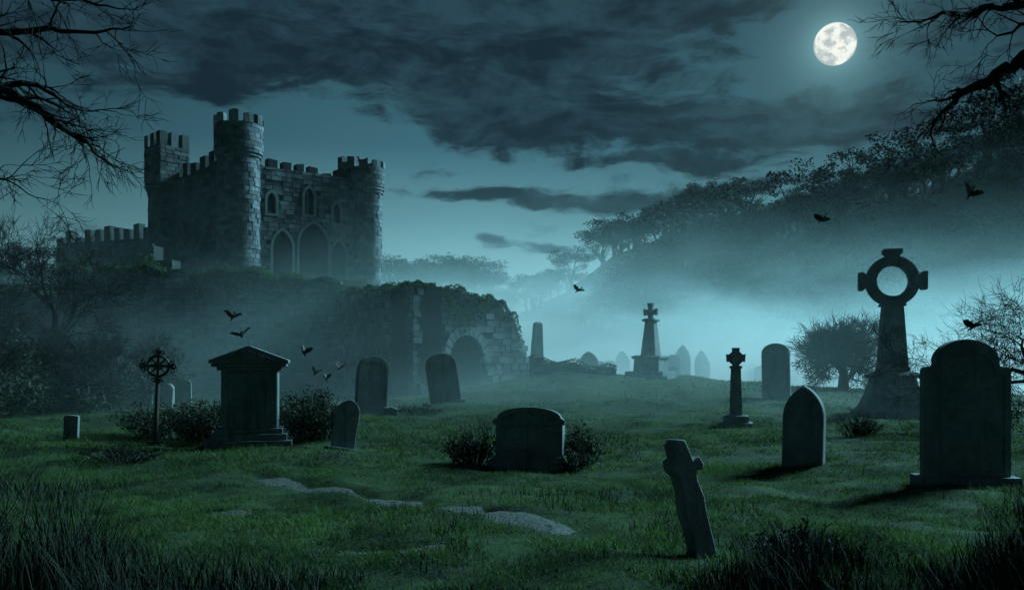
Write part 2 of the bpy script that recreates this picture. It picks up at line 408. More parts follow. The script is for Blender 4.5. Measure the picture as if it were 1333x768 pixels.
bb=B()
bb.lathe([(1.08,-.3),(1.08,.12),(.98,.14),(.98,.32),(.90,.36),(.80,.42),(.62,.85),(.53,1.22)],sq=True)
bb.lathe([(.63,1.22),(.65,1.30),(.56,1.36),(.46,1.40)],sq=True)
bb.lathe([(.40,1.40),(.36,1.60),(.25,3.35)],sq=True)
bb.lathe([(.32,3.20),(.32,3.27)],sq=True)
n=40; zc=3.90
bb.plate([(.66*math.cos(2*math.pi*k/n),zc+.66*math.sin(2*math.pi*k/n)) for k in range(n)],[[(.42*math.cos(2*math.pi*k/n),zc+.42*math.sin(2*math.pi*k/n)) for k in range(n)]],.34)
bb.plate([(.70*math.cos(2*math.pi*k/n),zc+.70*math.sin(2*math.pi*k/n)) for k in range(n)],[[(.60*math.cos(2*math.pi*k/n),zc+.60*math.sin(2*math.pi*k/n)) for k in range(n)]],.26)
for a in (0,90,180):
    R=Matrix.Translation((0,0,zc))@Matrix.Rotation(math.radians(a-90),4,'Y')
    bb.plate([(-.15,.56),(.15,.56),(.17,.70),(.25,.76),(.25,.88),(-.25,.88),(-.25,.76),(-.17,.70)],[],.40,R)
bb.obj('celtic_cross',M_stone,(10.55,24.6,gz(10.55,24.6)-.05),(0,0,math.radians(-14)),bevel=.025)

bb=B()
bb.lathe([(1.15,-.5),(1.15,.14)],sq=True); bb.lathe([(.85,.14),(.85,.34)],sq=True); bb.lathe([(.58,.34),(.55,.85),(.64,.9),(.64,.98),(.50,1.02)],sq=True)
bb.lathe([(.34,1.02),(.20,2.45),(.30,2.48),(.30,2.56),(.17,2.6)],sq=True)
bb.plate([(-.11,0),(.11,0),(.09,.16),(.30,.12),(.32,.42),(.09,.38),(.14,.66),(-.14,.66),(-.09,.38),(-.32,.42),(-.30,.12),(-.09,.16)],[],.2,Matrix.Translation((0,0,2.6)))
bb.lathe([(.2,.0),(.2,.12)],14,(0,0,2.82))
bb.obj('cross_obelisk',M_stone,(5.95,38,gz(5.95,38)-.02),(0,0,math.radians(-30)),bevel=.02)

bb=B(); bb.lathe([(.32,-.3),(.25,1.6),(.19,2.9),(.12,3.0)],sq=True); bb.obj('stone_pillar',M_stone,(1.2,44,gz(1.2,44)),(0,.03,.4),bevel=.03)

bb=B()
out=[(-.105,-.2),(.10,-.2),(.095,.30),(.11,.48),(.085,.62),(.095,.70),(.16,.685),(.175,.735),(.15,.80),(.085,.79),(.075,.86),(.055,.955),(-.03,.985),(-.085,.94),(-.08,.84),(-.13,.83),(-.135,.75),(-.09,.69),(-.085,.55),(-.11,.40),(-.09,.22)]
bb.plate(out,[],.13)
bb.obj('broken_cross',M_stone2,(1.52,7.05,gz(1.52,7.05)-.02),(math.radians(-4),math.radians(-13),math.radians(24)),bevel=.016)

bb=B()
bb.lathe([(.06,-.1),(.035,1.35)],8); 
def ringv(c,r,tr,n=22):
    pts=[Vector((c[0]+r*math.cos(2*math.pi*k/n),0,c[1]+r*math.sin(2*math.pi*k/n))) for k in range(n+1)]; bb.tube(pts,[tr]*(n+1),6)
zc=1.58; ringv((0,zc),.20,.028); ringv((0,zc),.07,.02)
bb.box((0,0,zc),(.58,.05,.05)); bb.box((0,0,zc),(.046,.054,.60))
for a in range(4):
    c=(.29*math.cos(a*math.pi/2),zc+.29*math.sin(a*math.pi/2))
    ringv(c,.045,.02,10)
    for s_ in (-1,1):
        q=a*math.pi/2+s_*.28; ringv((.285*math.cos(q),zc+.285*math.sin(q)),.035,.014,10)
for a in range(4):
    q=a*math.pi/2+math.pi/4; bb.tube([Vector((.05*math.cos(q),0,zc+.05*math.sin(q))),Vector((.27*math.cos(q),0,zc+.27*math.sin(q)))],[.018,.012],6)
bb.lathe([(.16,-.1),(.14,.10)],sq=True)
bb.obj('iron_grave_cross',M_iron,(-7.0,17.4,gz(-7.0,17.4)),(0,math.radians(2),math.radians(12)))

# ------------------------------------------------------------ masonry
def inside(poly,x,z):
    c=False; n=len(poly); j=n-1
    for i in range(n):
        xi,zi=poly[i]; xj,zj=poly[j]
        if (zi>z)!=(zj>z) and x<(xj-xi)*(z-zi)/(zj-zi)+xi: c=not c
        j=i
    return c
def blocks(bb,M,L,z0,ztop,holes=(),bw=(.35,.8),bh=.30,prot=.05,rng=random,s0=0,back=.12,mi=0):
    z=z0; row=0
    while z<max(ztop(L*k/20.) for k in range(21)):
        h=bh*rng.uniform(.85,1.15); s=s0-rng.uniform(0,bw[0])
        while s<L:
            w=rng.uniform(*bw); a=max(s,s0); e=min(s+w,L); s+=w
            if e-a<.08: continue
            cx=(a+e)/2
            if z+h*.8>ztop(cx): continue
            if any(inside(H,q,z+h*f) for H in holes for q in (a+.04,cx,e-.04) for f in (.15,.5,.85)): continue
            p=rng.uniform(0,prot); j=lambda: rng.uniform(-.015,.015)
            vs=[]
            for yy in (back,-p-.01):
                g_=.018 if yy<0 else 0
                for xx,zz in ((a+g_,z+g_),(e-g_,z+g_),(e-g_,z+h-g_),(a+g_,z+h-g_)):
                    vs.append(M@Vector((xx+(j() if yy<0 else 0),yy+(j() if yy<0 else 0),zz+(j() if yy<0 else 0))))
            bb.add(vs,[(4,5,6,7),(0,1,5,4),(1,2,6,5),(2,3,7,6),(3,0,4,7)],mi)
        z+=h
def wallM(p0,p1):
    d=Vector((p1[0]-p0[0],p1[1]-p0[1])); a=math.atan2(d.y,d.x)
    return Matrix.Translation((p0[0],p0[1],0))@Matrix.Rotation(a,4,'Z'),d.length
def crenel(L,z0,zt,mh,mw,gap,s0=0,rng=random,ramp_=0):
    out=[(s0,z0),(L,z0)]; top=[]; s=s0
    while s<L-.05:
        e=min(s+mw*rng.uniform(.85,1.1),L); dz=ramp_*(s/L)**3; hh=zt+dz+mh*rng.uniform(.75,1.08)
        if rng.random()<.15: hh=zt+dz+mh*.35
        top+=[(s,zt+dz),(s,hh),(e,hh+rng.uniform(-.1,.1)),(e,zt+dz)]; s=e+gap
    out+= (top+([(L,zt+ramp_)] if s-gap<L-.01 else []))[::-1]
    return dedupe(out)
def rtower(bb,cx,cy,r,z0,z1,ztop,rt,bh=.30,nb=18,rng=random,merl=8,mh=.8):
    def ring(r,z,h,nb,pr=.05,gap=.012,depth=.3):
        off=rng.random()*6.28
        for k in range(nb):
            a0=off+2*math.pi*k/nb; a1=off+2*math.pi*(k+1)/nb; g_=gap/r
            rr=r+rng.uniform(-pr,pr*.6)
            vs=[]
            for ri in (r-depth,rr):
                for zz in (z+gap,z+h-gap):
                    for q in (0,1,2): 
                        a=a0+g_+(a1-a0-2*g_)*q/2; vs.append((cx+ri*math.cos(a),cy+ri*math.sin(a),zz))
            bb.add(vs,[(6,7,10,9),(7,8,11,10),(9,10,4,3),(10,11,5,4),(0,1,7,6),(1,2,8,7),(0,6,9,3),(8,2,5,11)],0)
    z=z0
    while z<z1: 
        ring(r,z,bh,nb,.045); z+=bh
    for q,dr in ((0,.08),(.22,.17),(.44,(rt-r))): ring(r+dr,z1+q,.22,nb,.02,.006)
    z=z1+.66
    while z<ztop-mh: ring(rt,z,bh,nb,.03); z+=bh
    zt=z
    bb.lathe([(r-.08,z0),(r-.08,z1),(rt-.12,z1+.5),(rt-.12,zt-.15)],24,(cx,cy,0),mi=1)
    off=rng.random()
    for k in range(merl):
        a0=off+2*math.pi*k/merl; a1=a0+2*math.pi/merl*.62; vs=[]; hh=mh*rng.uniform(.6,1.05)
        for ri in (rt-.35,rt+.01):
            for zz in (zt-.02,zt+hh):
                for q in (0,1,2): a=a0+(a1-a0)*q/2; vs.append((cx+ri*math.cos(a),cy+ri*math.sin(a),zz+(rng.uniform(-.08,.08) if zz>zt else 0)))
        bb.add(vs,[(6,7,10,9),(7,8,11,10),(9,10,4,3),(10,11,5,4),(1,0,3,4),(2,1,4,5),(0,6,9,3),(8,2,5,11)],0)
castle=empty('castle')
PN=(-18.5,60); PR=(-10.8,66); PL=(-25.7,66); PB=(-18.0,72.5)
M,L=wallM(PN,PR)
def arch(s,w,z0,zs,zt): return dedupe([(s+x,z0+z) for x,z in gothic(w,zt-z0,zs-z0)])
holes=[arch(3.1,1.45,7.0,9.4,10.7),arch(5.45,2.25,7.0,9.8,11.4),arch(7.4,1.15,7.0,9.2,10.3),
       arch(2.3,.62,11.8,12.7,13.25),arch(5.1,.72,12.0,13.2,13.9),arch(7.25,.58,11.6,12.5,13.05)]
r1=random.Random(5)
bb=B(); out=crenel(L,5,14.8,.85,.62,.42,rng=r1)
bb.plate(out,holes,.6,M@Matrix.Translation((0,.32,0)),1)
blocks(bb,M,L,5.0,lambda s:14.8,holes,rng=r1,bh=.32,prot=.09)
for H in holes:
    cx=sum(x for x,_ in H)/len(H); zb=min(z for _,z in H); wd=max(x for x,_ in H)-min(x for x,_ in H); zt=max(z for _,z in H)
    k=(wd+.34)/wd
    big=[(cx+(x-cx)*k, zb-.15 if z<zb+.01 else z+ (z-zb)/(zt-zb)*.20) for x,z in H]
    bb.plate(big,[H],.16,M@Matrix.Translation((0,-.08,0)),2)
bb.plate([(5.05,12),(5.15,12),(5.15,13.7),(5.05,13.7)],[],.1,M@Matrix.Translation((0,.2,0)),2)
bb.obj('gate_wall',[M_block,M_mortar,M_trim],parent=castle)
bb=B(); blocks(bb,M,L,14.8,lambda s:15.05,(),rng=r1,bh=.2,prot=.12); bb.obj('string_course',[M_block],parent=castle)
M2,L2=wallM(PL,PN); bb=B()
bb.plate(crenel(L2,5,15.0,.95,.7,.45,rng=r1,ramp_=1.6),[],.6,M2@Matrix.Translation((0,.32,0)),1)
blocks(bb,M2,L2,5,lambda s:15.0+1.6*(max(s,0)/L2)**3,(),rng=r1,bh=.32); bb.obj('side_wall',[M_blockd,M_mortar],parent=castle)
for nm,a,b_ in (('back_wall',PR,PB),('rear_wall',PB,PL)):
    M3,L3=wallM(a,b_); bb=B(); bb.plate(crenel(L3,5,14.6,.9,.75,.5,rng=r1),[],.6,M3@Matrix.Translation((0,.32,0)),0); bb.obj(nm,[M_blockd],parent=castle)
bb=B(); c=Vector(((PN[0]+PR[0]+PL[0]+PB[0])/4,(PN[1]+PR[1]+PL[1]+PB[1])/4))
pl=[c+(Vector(p)-c)*.82 for p in (PN,PR,PB,PL)]; pl2=[c+(Vector(p)-c)*.95 for p in (PN,PR,PB,PL)]
bb.add([(p.x,p.y,z) for z in (5,13.9) for p in pl],[(0,1,5,4),(1,2,6,5),(2,3,7,6),(3,0,4,7)])
bb.add([(p.x,p.y,z) for z in (13.9,14.1) for p in pl2],[(0,3,2,1),(4,5,6,7),(0,1,5,4),(1,2,6,5),(2,3,7,6),(3,0,4,7)])
bb.obj('dark_interior_box',[M_mortar],parent=castle)  # added dark box behind the openings; its lid keeps light out
bb=B(); rtower(bb,PN[0],PN[1],1.42,5.2,15.3,18.0,1.62,rng=r1,nb=20,mh=.7,merl=10); bb.obj('corner_tower',[M_block,M_mortar],parent=castle)
bb=B(); rtower(bb,PR[0],PR[1],1.12,4.6,14.0,16.5,1.33,rng=r1,nb=16,mh=.7,merl=8); bb.obj('gate_tower',[M_block,M_mortar],parent=castle)
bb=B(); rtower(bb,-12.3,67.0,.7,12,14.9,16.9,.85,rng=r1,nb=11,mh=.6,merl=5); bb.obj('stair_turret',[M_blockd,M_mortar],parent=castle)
bb=B(); R=Matrix.Translation((PL[0],PL[1],0))@Matrix.Rotation(math.radians(-40),4,'Z')
def sqt(hw,z0,z1,mi=0):
    for k in range(4):
        Mk=R@Matrix.Rotation(math.radians(90*k),4,'Z')@Matrix.Translation((-hw,-hw,0))
        blocks(bb,Mk,2*hw,z0,lambda s:z1+.1,(),rng=r1,bh=.3)
    bb.lathe([(hw-.02,z0),(hw-.02,z1)],sq=True,c=(0,0,0),mi=1)
    for i_ in range(8): bb.v[-8+i_]=tuple(R@Vector(bb.v[-8+i_]))
sqt(.95,5,13.9); 
for q,h_ in ((1.0,13.9),(1.07,14.15),(1.14,14.4)): bb.box((0,0,h_+.12),(2*q,2*q,.24),M=R)
sqt(1.14,14.6,17.4)
for sx in(-1,0,1):
    for sy in (-1,0,1):
        if sx or sy: bb.box((sx*.88,sy*.88,17.85),(.55,.55,.95+.1*sx),M=R)
bb.obj('square_turret',[M_blockd,M_mortar],parent=castle)

bb=B(); M3,L3=wallM((-38,74),(-27,70)); r2=random.Random(9)
bb.plate(crenel(L3,4,11.4,1.15,.62,.42,rng=r2),[],.7,M3@Matrix.Translation((0,.36,0)),1); blocks(bb,M3,L3,4,lambda s:11.4,rng=r2)
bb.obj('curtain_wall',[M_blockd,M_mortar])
bb=B(); M3,L3=wallM((-24.4,55),(-20.3,54.2))
zt=lambda s: 6.9+ (1.0 if .3<s<3.6 else 0)+(.9 if .9<s<2.4 else 0)
blocks(bb,M3,L3,5.4,zt,rng=r2,prot=.1); 
bb.plate([(0,5),(L3,5),(L3,6.8),(3.6,6.8),(3.6,7.8),(2.4,7.8),(2.4,8.7),(.9,8.7),(.9,7.7),(.3,7.7),(.3,6.8),(0,6.8)],[],1.0,M3@Matrix.Translation((0,.52,0)),1)
bb.obj('ruined_wall',[M_blockd,M_mortar])
bb=B(); M3,L3=wallM((-25.5,50),(-8.6,47.6))
def ztr(s): return float(np.interp(s,[0,4,10,14.5,17.2],[6.8,6.7,6.4,6.0,5.5]))+.25*math.sin(s*2.1)*math.sin(s*.9)
blocks(bb,M3,L3,-.6,ztr,rng=r2,prot=.16); 
out=[(0,-1),(L3,-1)]+[(L3-L3*k/24,ztr(L3-L3*k/24)-.12) for k in range(25)]
bb.plate(out,[],1.6,M3@Matrix.Translation((0,.82,0)),1); bb.obj('retaining_wall',[M_block,M_mortar])
RET=(M3,L3,ztr)
bast=empty('ruined_bastion')
C0=(-4.3,38.0); C1=(.35,42.2); CL=(-9.2,46.8)
M4,L4=wallM(C0,C1); LE=L4+.9
def zt4(s): return float(np.interp(s,[0,1.5,3.5,5.2,5.9,6.3,6.8,7.2],[4.85,4.8,4.6,4.25,3.8,2.8,1.7,1.0]))+.10*math.sin(s*3.1)+.1*math.sin(s*7.7)
H4=arch(2.95,2.0,-.4,1.6,2.75)
bb=B(); blocks(bb,M4,LE,-.5,zt4,[H4],rng=r2,prot=.14,bh=.30,bw=(.3,.7))
out=[(0,-1),(LE,-1)]+[(LE-LE*k/24,zt4(LE-LE*k/24)-.1) for k in range(25)]
bb.plate(out,[H4],1.5,M4@Matrix.Translation((0,.77,0)),1)
zs=1.6
for k in range(13):
    a0=math.pi*k/13+.02; a1=math.pi*(k+1)/13-.02; r0,r1_=1.01,1.38; vs=[]
    for yy in (.05,-.16):
        for r_2,a in ((r0,a0),(r1_,a0),(r1_,a1),(r0,a1)): vs.append(M4@Vector((2.95+r_2*math.cos(a),yy,zs+r_2*math.sin(a)*1.15)))
    bb.add(vs,[(4,5,6,7),(0,1,5,4),(1,2,6,5),(2,3,7,6),(3,0,4,7)],2)
bb.obj('front_wall',[M_block,M_mortar,M_trim],parent=bast)
M5,L5=wallM(CL,C0); bb=B()
def zt5(s): return float(np.interp(s,[0,3,L5],[5.35,5.15,4.85]))+.1*math.sin(s*2.7)
blocks(bb,M5,L5,-.6,zt5,rng=r2,prot=.14)
out=[(0,-1),(L5,-1)]+[(L5-L5*k/24,zt5(L5-L5*k/24)-.1) for k in range(25)]
bb.plate(out,[],1.4,M5@Matrix.Translation((0,.72,0)),1); bb.obj('side_wall',[M_block,M_mortar],parent=bast)
bb=B(); P=[(-4.2,40.3),(-1.0,43.4),(-1.5,49.5),(-8.6,49.5),(-8.3,46.9)]
vs=[(x,y,z) for z in (-1,4.2) for x,y in P]; n=5
bb.add(vs,[tuple(range(n,2*n))]+[(k,(k+1)%n,n+(k+1)%n,n+k) for k in range(n)]); bb.obj('earth_fill',[M_ground],parent=bast)
bb=B(); M6,L6=wallM((.75,38.6),(4.5,38.2)); zt6=lambda s: 1.75-.12*s+.1*math.sin(s*4)
blocks(bb,M6,L6,.2,zt6,rng=r2,prot=.12,bh=.2,bw=(.25,.55)); 
out=[(0,0),(L6,0)]+[(L6-L6*k/12,zt6(L6-L6*k/12)-.08) for k in range(13)]
bb.plate(out,[],.7,M6@Matrix.Translation((0,.37,0)),1); bb.obj('rubble_wall',[M_blockd,M_mortar])

# ------------------------------------------------------------ leaves / ivy / shrubs
def leaves(C,size,seed):
    r=np.random.RandomState(seed); n=len(C)
    a=r.normal(size=(n,3)); a/=np.linalg.norm(a,axis=1)[:,None]
    b_=r.normal(size=(n,3)); b_-=a*(a*b_).sum(1)[:,None]; b_/=np.linalg.norm(b_,axis=1)[:,None]
    s=(size*(.6+.8*r.rand(n)))[:,None]
    V=np.stack([C-a*s,C-b_*s*.5,C+a*s,C+b_*s*.5],1).reshape(-1,3)
    F=np.arange(4*n).reshape(n,4)
    return V,F
def ivy(name,M,L,zt,drop,n,size,seed,s0=0,amp=1,taper=0):
    r=np.random.RandomState(seed); s=s0+(L-s0)*r.rand(n)
    prof=vn(s/.7,s*0+seed,4)*vn(s/2.2,s*0+seed+3,5)*2.4
    if taper: prof*=np.clip(s/taper,.08,1)
    d=r.rand(n)**1.9*drop*np.clip(prof,.05,1.5)
    top=np.array([zt(q) for q in s]); up=r.rand(n)<.4
    z=np.where(up,top+(r.rand(n)*.32-.08)*prof*amp,top-d+.05); y=np.where(up,-.1+r.rand(n)*1.3,-.10-.12*r.rand(n))
    C=np.array([M@Vector((a,b_,c)) for a,b_,c in zip(s,y,z)])
    V,F=leaves(C,size,seed); return npmesh(name,V,F,M_ivy)
ivy('ivy',M4,L4,zt4,1.7,5000,.065,21,taper=2.2,amp=.7)
ivy('ivy',M5,L5,zt5,.6,4500,.07,22,amp=.7)
ivy('ivy',RET[0],RET[1],RET[2],1.5,14000,.09,23,amp=1.8)
ivy('ivy',M6,L6,zt6,.4,900,.05,24,amp=.4)

def shrub(name,x,y,rx,h,nst,nlf,size,seed,mat=None):
    r=random.Random(seed); bb=B(); C=[]
    for k in range(nst):
        a=r.random()*6.28; rr=rx*math.sqrt(r.random()); px=x+rr*.45*math.cos(a); py=y+rr*.45*math.sin(a); p=Vector((px,py,gz(px,py)-.03))
        tip=Vector((x+rr*math.cos(a),y+rr*math.sin(a),gz(x,y)+h*(1-.45*(rr/rx)**2)*r.uniform(.6,1.1)))
        mid=(p+tip)/2+Vector((r.uniform(-.1,.1)*h,r.uniform(-.1,.1)*h,h*.12))
        bb.tube([p,(p+mid)/2,mid,(mid+tip)/2,tip],[.008,.007,.006,.004,.002],3)
        for q in range(max(1,nlf//nst)):
            u=r.uniform(.25,1); c=p*(1-u)**2+mid*2*u*(1-u)+tip*u*u; C.append(c+Vector((r.gauss(0,1),r.gauss(0,1),r.gauss(0,1)))*h*.07)
        for q in range(4):
            u=r.uniform(.4,.95); c=p*(1-u)**2+mid*2*u*(1-u)+tip*u*u
            d=Vector((r.gauss(0,1),r.gauss(0,1),abs(r.gauss(0,1)))).normalized()*h*.22; bb.tube([c,c+d*.5,c+d],[.004,.003,.0015],3)
    if C:
        V,F=leaves(np.array(C),size,seed); bb.add(V.tolist(),F.tolist(),1)
    return bb.obj(name,[M_bark,mat or M_leaf])
shrub('shrub',-3.9,17.5,.85,.95,90,2600,.035,31); shrub('shrub',-4.2,18.3,.8,1.0,70,2200,.035,36)
shrub('shrub',-6.0,17.6,.8,.85,80,2400,.035,32); shrub('shrub',-6.8,18.6,1.1,.8,80,2400,.035,33); shrub('shrub',-7.9,19.4,.9,.7,60,1600,.035,34)
shrub('shrub',-.62,14.3,.50,.62,70,1300,.028,41); shrub('shrub',1.12,14.4,.42,.66,60,1100,.028,42); shrub('shrub',.95,13.7,.30,.36,40,500,.025,43)
shrub('shrub',-2.8,26.5,.8,.35,40,700,.04,44)
shrub('shrub',6.75,17.2,.5,.42,90,500,.02,45,M_dark_weeds); shrub('shrub',-6.1,13.8,.7,.30,90,500,.02,46,M_dark_weeds)
shrub('shrub',10.4,19.5,1.1,.9,60,900,.035,47); shrub('shrub',9.0,13.9,1.0,.8,90,900,.03,48)

def weeds(name,x0,x1,y0,y1,n,hmin,hmax,seed,w=.004,cl=.6):
    r=np.random.RandomState(seed); x=x0+(x1-x0)*r.rand(n); y=y0+(y1-y0)*r.rand(n)
    d=vn(x/cl,y/cl,3); k=(r.rand(n)<np.clip((d-.3)*2.4,0.03,1))&(carve(x,y)<.02); x=x[k];y=y[k];d=d[k]; n=len(x)
    e=np.clip(np.minimum.reduce([(x-x0),(x1-x),(y-y0)+.4,(y1-y)])/((x1-x0)*.35),.25,1)
    h=(hmin+(hmax-hmin)*r.rand(n)**1.5)*e*(.6+.7*d); z=ground(x,y)-.02; a=r.rand(n)*6.283; la=r.rand(n)*6.283; ln=h*(.1+.6*r.rand(n)**1.5)
    V=np.empty((n,7,3))
    for j,(q,ww) in enumerate(((0,1),(.4,.8),(.75,.5))):
        ox=np.cos(la)*ln*q**2; oy=np.sin(la)*ln*q**2; dx=np.cos(a)*w*ww; dy=np.sin(a)*w*ww
        V[:,2*j]=np.stack([x+ox-dx,y+oy-dy,z+h*q],1); V[:,2*j+1]=np.stack([x+ox+dx,y+oy+dy,z+h*q],1)
    V[:,6]=np.stack([x+np.cos(la)*ln,y+np.sin(la)*ln,z+h],1)
    o=np.arange(n)*7; T=[]
    for q in ((0,1,3),(0,3,2),(2,3,5),(2,5,4),(4,5,6)): T.append(np.stack([o+q[0],o+q[1],o+q[2]],1))
    return npmesh(name,V.reshape(-1,3),np.concatenate(T),M_dark_weeds)
weeds('tall_grass',-6.2,-2.3,4.4,6.9,24000,.3,1.6,51)
weeds('tall_grass',-3.4,-1.0,4.8,6.4,8500,.12,.6,52)
weeds('tall_grass',1.0,3.2,5.0,6.9,9500,.12,.5,53)
weeds('tall_grass',2.7,6.2,4.4,7.0,20000,.2,1.1,54)
weeds('tall_grass',4.9,7.4,8.3,10.5,4200,.15,.75,55)
weeds('tall_grass',-9.5,-5.0,8.5,12.5,9000,.08,.4,57,.005,.9)
weeds('tall_grass',-3.0,3.5,15.0,24,9000,.05,.22,58,.007,.8)
weeds('tall_grass',-2.5,4.0,5.5,12,9000,.04,.18,59,.004,.5)
weeds('tall_grass',-1.2,1.2,4.9,5.9,4000,.06,.28,60,.004,.4)
shrub('shrub',2.15,6.7,.42,.36,80,700,.018,56,M_dark_weeds)

# ------------------------------------------------------------ trees
RMIN=[.0022]
def grow(bb,p,d,L,r,lvl,maxl,rng,nch=4,spread=45,grav=0.0,wob=.16,sides=6,lf=.68):
    ns=5 if lvl<maxl-1 else (3 if lvl<maxl else 2); pts=[p.copy()]; rad=[r]; q=p.copy(); dd=d.copy()
    dirs=[]
    for k in range(ns):
        dd=(dd+Vector((rng.gauss(0,wob),rng.gauss(0,wob),rng.gauss(0,wob)+grav))).normalized()
        q=q+dd*L/ns; pts.append(q.copy()); dirs.append(dd.copy()); rad.append(r*(1-.5*(k+1)/ns) if lvl<maxl else r*(1-.6*(k+1)/ns))
    bb.tube(pts,rad,max(3,sides-lvl))
    if lvl>=maxl: return
    for k in range(nch):
        f=rng.uniform(.3,1.0) if k else 1.0
        i_=min(ns-1,int(f*ns)); base=pts[i_].lerp(pts[i_+1],f*ns-i_) if f<1 else pts[-1]
        ang=math.radians(rng.uniform(.5,1.15)*spread)*(1 if k else .5)
        ax=dirs[i_].orthogonal().normalized(); ax.rotate(Quaternion(dirs[i_],rng.random()*6.283))
        nd=dirs[i_].copy(); nd.rotate(Quaternion(ax,ang))
        grow(bb,base,nd,L*rng.uniform(.8,1.15)*lf,max(RMIN[0],rad[min(i_+1,ns)]*(.8 if k==0 else .6)),lvl+1,maxl,rng,nch,spread,grav,wob,sides,lf)
def bare(name,x,y,h,r,seed,maxl=5,nch=4,spread=45,grav=.02,trunk=.25,d=(0,0,1),lf=.68,wob=.16,rmin=.008):
    rng=random.Random(seed); bb=B(); z=gz(x,y)-.2; RMIN[0]=rmin
    grow(bb,Vector((x,y,z)),Vector(d).normalized(),h*trunk,r,0,maxl,rng,nch,spread,grav,wob,7,lf)
    RMIN[0]=.0022
    return bb.obj(name,M_bark)
bare('bare_tree',14.0,37.5,5.6,.27,164,5,6,56,.03,.25,lf=.79,rmin=.014,wob=.13)
bare('bare_tree',-17.2,32.5,8.8,.28,62,6,4,46,.03,.32,lf=.72,rmin=.009)
bare('bare_tree',-19.0,30,8.4,.25,63,5,5,46,.03,.32,lf=.72,rmin=.01)
bare('bare_tree',12.6,19,6.6,.16,64,6,4,52,-.01,.32,(-.15,0,1),lf=.72,wob=.2,rmin=.005)
bare('bare_tree',-22,44,7.5,.25,65,5,5,46,.03,.32,lf=.72,rmin=.012)
for k,(x,y,h) in enumerate([(-13.6,29,4.2),(-15.2,27,4.6),(-12.9,32,3.4),(-16.5,29.5,5.2),(-12.6,26.0,2.4),(-14,24,3),(-20,40,6)]):
    bare('thicket_tree',x,y,h,.12,70+k,5,5,52,.04,.30,lf=.74,rmin=.007)
    shrub('thicket_shrub',x-.2,y-.3,1.7,h*.5,90,3600,.055,80+k)
def limbtree(name,trunk,limbs,seed,twl=.55,nper=7,grav=-.01,maxl=3):
    rng=random.Random(seed); bb=B()
    bb.tube([Vector(p) for p in trunk],[.24-.03*k for k in range(len(trunk))],9)
    for pts,r0 in limbs:
        P=[Vector(p) for p in pts]; Q=[]
        for a,b_ in zip(P[:-1],P[1:]):
            for k in range(4): Q.append(a.lerp(b_,k/4)+Vector([rng.gauss(0,.022) for _ in range(3)]))
        Q.append(P[-1]); n=len(Q); rad=[r0*(1-.82*k/(n-1)) for k in range(n)]
        bb.tube(Q,rad,7)
        for k in range(2,n):
            if rng.random()<nper/10:
                d=(Q[k]-Q[k-1]).normalized(); ax=d.orthogonal().normalized(); ax.rotate(Quaternion(d,rng.random()*6.28)); nd=d.copy(); nd.rotate(Quaternion(ax,math.radians(rng.uniform(30,60))))
                grow(bb,Q[k],nd,twl*rng.uniform(.6,1.2),max(.005,rad[k]*.5),0,maxl,rng,3,42,grav,.2,5,.72)
        d=(Q[-1]-Q[-2]).normalized(); grow(bb,Q[-1],d,twl,rad[-1],0,maxl,rng,3,40,grav,.2,5,.72)
    return bb.obj(name,M_bark)
RMIN[0]=.003
limbtree('bare_tree',[(-6.3,7.4,-.2),(-6.2,7.3,1.5),(-6.25,7.3,3.0),(-6.0,7.2,4.4),(-6.1,7.2,5.8)],
 [([(-6.2,7.3,3.0),(-5.2,7.1,3.45),(-4.4,7.0,3.70),(-4.0,7.0,3.72),(-3.65,7.0,3.52),(-3.35,7.0,3.33)],.085),
  ([(-4.1,7.0,3.72),(-3.8,7.05,3.8),(-3.5,7.1,3.62)],.035),
  ([(-6.0,7.2,4.2),(-5.0,7.1,4.3),(-4.3,7.1,4.22),(-3.8,7.2,4.3),(-3.3,7.2,4.28)],.06),
  ([(-6.0,7.2,4.5),(-4.8,7.2,4.75),(-4.0,7.2,4.62),(-3.4,7.2,4.5)],.055),
  ([(-6.2,7.3,2.6),(-5.0,7.1,3.0),(-4.4,7.1,3.15),(-4.05,7.1,3.05)],.04)],101,.32,9)
limbtree('bare_tree',[(6.6,8.6,-.2),(6.5,8.5,1.6),(6.55,8.4,3.2),(6.3,8.3,4.9),(6.4,8.3,6.4)],
 [([(6.5,8.4,3.9),(5.5,8.2,4.35),(4.75,8.0,4.40),(4.35,8.0,4.18),(4.05,8.0,4.02),(3.85,8.0,3.80)],.095),
  ([(6.3,8.3,4.6),(5.3,8.2,4.95),(4.5,8.1,4.85),(4.1,8.1,4.78),(3.8,8.1,4.72)],.06),
  ([(5.0,8.1,4.42),(4.7,8.0,4.62),(4.3,8.0,4.58)],.035),
  ([(5.2,8.1,4.3),(4.8,8.0,4.05),(4.6,8.0,4.0)],.03)],102,.28,9)

